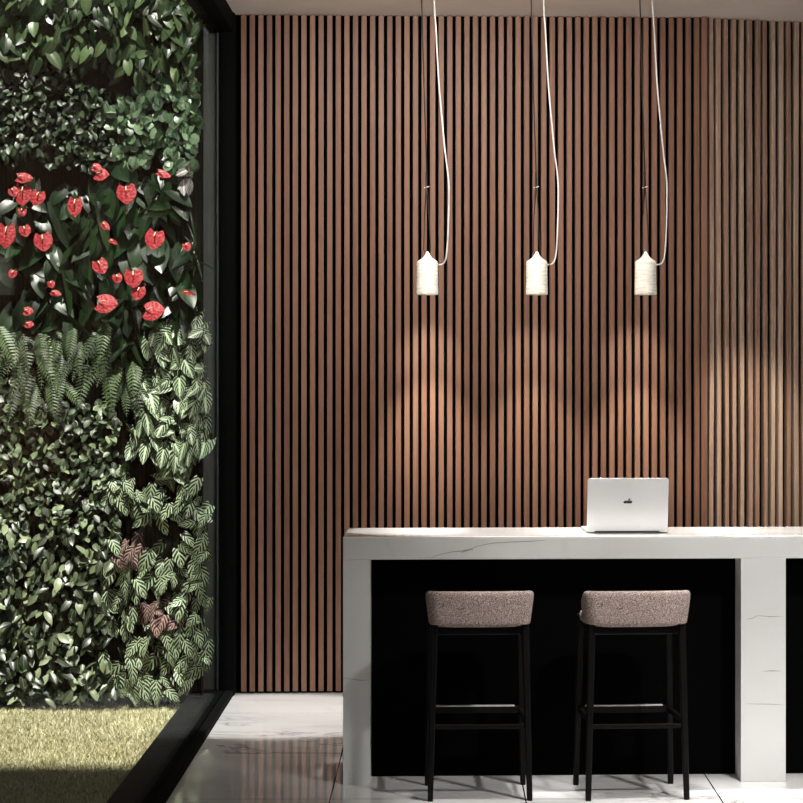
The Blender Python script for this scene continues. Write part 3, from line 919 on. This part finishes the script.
def make_pendant():
    t = empty('pendant_lamp', (0, 0, 0))          # local origin: ceiling point above the shade axis; x in px*S from axis
    zc = CEIL
    Z = lambda py: HC - (py - VY) * S - zc
    X = lambda dx: dx * S
    k = 1 / 4.015
    prof = [(.6, 407), (5, 409), (7.5, 414), (10.5, 421), (18, 431), (28, 439), (38, 445), (41.5, 449), (42.3, 456), (42.6, 500), (43.2, 540), (44, 566), (44.2, 577), (43, 581), (40, 581.5), (38.5, 576), (38, 520), (36, 456), (24, 446), (.6, 440)]
    rr = random.Random(3); fine = []
    for (a, z0), (b, z1) in zip(prof, prof[1:]):
        m_ = max(1, int(abs(z1 - z0) / 6))
        for q in range(m_): fine.append((a + (b - a) * q / m_, z0 + (z1 - z0) * q / m_))
    fine.append(prof[-1])
    mb = MB()
    mb.lathe([(r * k * S, Z(150 + z * k)) for r, z in fine], 0, 0, 40, 0,
             lambda u, z: .010 * math.sin(u * 44 + z * 260) * math.sin(z * 900) + .006 * math.sin(u * 6.283 * 3))
    mb.build('lamp_shade', M['shade'], t)
    mb = MB()
    mb.lathe([(.001, Z(279)), (.014, Z(280.5)), (.021, Z(284)), (.021, Z(287)), (.014, Z(290.5)), (.001, Z(292))], 0, 0, 16)
    mb.lathe([(.012, Z(262)), (.012, Z(281))], 0, 0, 12)
    mb.build('bulb', M['bulb'], t)
    # suspension: black cord from ceiling to clip, then two strands down to the shade
    mb = MB()
    clip = (X(-.2), 0, Z(187))
    mb.tube([(X(-6.2), 0, 0), (X(-5.7), 0, Z(0)), (X(-3.0), 0, Z(100)), clip], .0032, 6)
    mb.tube([clip, (X(-2.8), -.004, Z(215)), (X(-3.6), -.006, Z(250)), (X(-2.0), -.005, Z(254))], .0024, 6)
    mb.tube([clip, (X(1.6), .004, Z(215)), (X(3.2), .006, Z(250)), (X(2.2), .005, Z(254.5))], .0024, 6)
    mb.tube([(X(-1.6), -.012, Z(172)), (X(-1.6), -.012, Z(188)), (X(-2.6), -.010, Z(215))], .0025, 6)
    hc = mb.build('hanging_cord', M['black_cord'], t); hc['label'] = 'black hanging cord'
    mb = MB(); mb.tube([(X(-3.4), -.008, Z(188)), (X(2.2), -.008, Z(186.5))], .0026, 6)
    mb.build('cord_clip', M['white_cord'], hc)
    # white flex: bezier through points
    pts = [(9.8, 264.4), (13, 264.6), (16, 263.2), (18, 259.5), (19.2, 254), (20.3, 240), (21.2, 215), (21.5, 195), (21.3, 183), (20.3, 172), (18.5, 158), (16.8, 143), (14.7, 120), (12.6, 97), (11, 75), (9.6, 50), (8.6, 30), (7.2, 10), (6.4, -8), (6.0, -21.4)]
    dense = []
    for i in range(len(pts) - 1):
        p0, p1, p2, p3 = pts[max(0, i - 1)], pts[i], pts[i + 1], pts[min(len(pts) - 1, i + 2)]
        for q in range(4):
            u = q / 4
            dense.append(tuple(.5 * (2 * b + (c - a) * u + (2 * a - 5 * b + 4 * c - d) * u * u + (3 * b - a - 3 * c + d) * u ** 3) for a, b, c, d in zip(p0, p1, p2, p3)))
    dense.append(pts[-1])
    mb = MB(); mb.tube([(X(x), 0, min(0, Z(y))) for x, y in dense], .0040, 8)
    fx = mb.build('power_cord', M['white_cord'], t); fx['label'] = 'pale grey power cord'
    mb = MB(); mb.box(X(-14), X(14), -.05, .035, -.012, 0)
    mb.build('ceiling_plate', M['black_cord'], t, .003)
    return t


GP = 'three pendant lamps'
pd = make_pendant()
labs = ['leftmost of the three white pendant lamps, farthest from the laptop', 'middle one of the three white pendant lamps',
        'rightmost of the three white pendant lamps, hanging above the laptop']
cxs = [427.4, 536.8, 645.6]
for i, cx in enumerate(cxs):
    o = pd if i == 0 else copy_thing(pd)
    o.location = ((cx - VX) * S, DL, CEIL)
    tag(o, labs[i], 'pendant lamp', GP)


# ------------------------------------------------------------------ light
def aim(o, tgt):
    o.rotation_euler = (Vector(tgt) - o.location).to_track_quat('-Z', 'Y').to_euler()


def spot(name, loc, tgt, power, deg, blend=1.0, col=(1, .86, .7), size=.04):
    l = bpy.data.lights.new(name, 'SPOT'); l.energy = power; l.spot_size = math.radians(deg); l.spot_blend = blend
    l.color = col; l.shadow_soft_size = size
    o = bpy.data.objects.new(name, l); C.objects.link(o); o.location = loc; aim(o, tgt); return o


def area(name, loc, tgt, power, sx, sy, col=(1, 1, 1)):
    l = bpy.data.lights.new(name, 'AREA'); l.energy = power; l.shape = 'RECTANGLE'; l.size = sx; l.size_y = sy; l.color = col
    o = bpy.data.objects.new(name, l); C.objects.link(o); o.location = loc; aim(o, tgt); return o


for i, cx in enumerate(cxs):
    x = (cx - VX) * S
    zb = HC - (296.5 - VY) * S
    spot('pendant_light', (x, DL, zb - .004), (x + .01, 12.85, zb - .34), (30, 22, 30)[i], 34, 1.0, (1, .90, .75), .02)
    spot('pendant_light', (x, DL, zb - .004), (x + .01, 12.85, zb - .78), (100, 76, 100)[i], 36, 1.0, (1, .90, .75), .02)

# sun along the glass wall, over the roof, onto the plants and lawn
sl = bpy.data.lights.new('sun', 'SUN'); sl.energy = 9.0; sl.angle = math.radians(3.5); sl.color = (1, .95, .86)
so = bpy.data.objects.new('sun', sl); C.objects.link(so)
so.rotation_euler = Vector((-0.015, .45, -.89)).to_track_quat('-Z', 'Y').to_euler()

a1 = area('added_fill', (1.4, 7.2, CEIL - .02), (1.3, 9.4, 0), 22, 2.0, 1.0, (1, .985, .965)); a1.data.spread = math.radians(120)  # area lamp added as general fill, no fixture there
spot('added_spot', (2.2, 7.2, CEIL - .03), (1.22, 10.0, .70), 600, 44, .75, (1, .99, .975), .10)  # unseen spot added to light the counter front from the right
ww = area('added_wall_fill', (0.08, 10.9, CEIL - .02), (.1, 12.9, 1.9), 62, 1.5, .25, (1, .93, .86)); ww.data.spread = math.radians(125)  # added area lamp that brightens the slatted back wall
spot('added_spot', (-0.85, 12.0, CEIL - .02), (-0.85, 12.0, 0), 720, 26, .35, (1, .985, .965), .06)  # spot added to make the bright floor patch near the back wall
for x in (.25, .9, 1.6, 2.3):
    spot('added_spot', (x, 10.55, CEIL - .02), (x, 10.42, 1.05), 560, 26, .6, (1, .985, .965), .06)  # unseen spots added to whiten the counter top
spot('added_spot', (-.14, 10.5, CEIL - .02), (-.14, 10.37, 1.05), 420, 13, .3, (1, .985, .965), .03)  # narrow spot added for the left end of the counter top
for x in (.65, 1.5, 2.3):
    spot('added_spot', (x, 9.2, CEIL - .02), (x, 9.35, 0), 400, 31, .5, (1, .99, .975), .06)  # spots added to brighten the floor before the counter
spot('added_spot', (1.95, 11.6, 2.9), (1.66, 13.0, 1.3), 260, 27, 1.0, (1, .90, .76), .05)  # unseen spot added to brighten the lower right slat panel

w = bpy.data.worlds.new('World'); bpy.context.scene.world = w; w.use_nodes = True
bg = w.node_tree.nodes['Background']; bg.inputs[0].default_value = (.75, .85, 1, 1); bg.inputs[1].default_value = .07

# ------------------------------------------------------------------ camera
cam = bpy.data.cameras.new('camera'); co = bpy.data.objects.new('camera', cam); C.objects.link(co)
cam.sensor_width = 36; cam.lens = F / 803 * 36
co.location = (0, 0, HC); co.rotation_euler = (math.pi / 2, 0, 0)
cam.shift_x = (401.5 - VX) / 803; cam.shift_y = -(401.5 - VY) / 803
cam.clip_end = 100
sc = bpy.context.scene; sc.camera = co
sc.view_settings.view_transform = 'Standard'; sc.view_settings.look = 'None'
sc.view_settings.gamma = 1; sc.view_settings.use_curve_mapping = False; sc.view_settings.exposure = 0.0
sc.cycles.max_bounces = 8
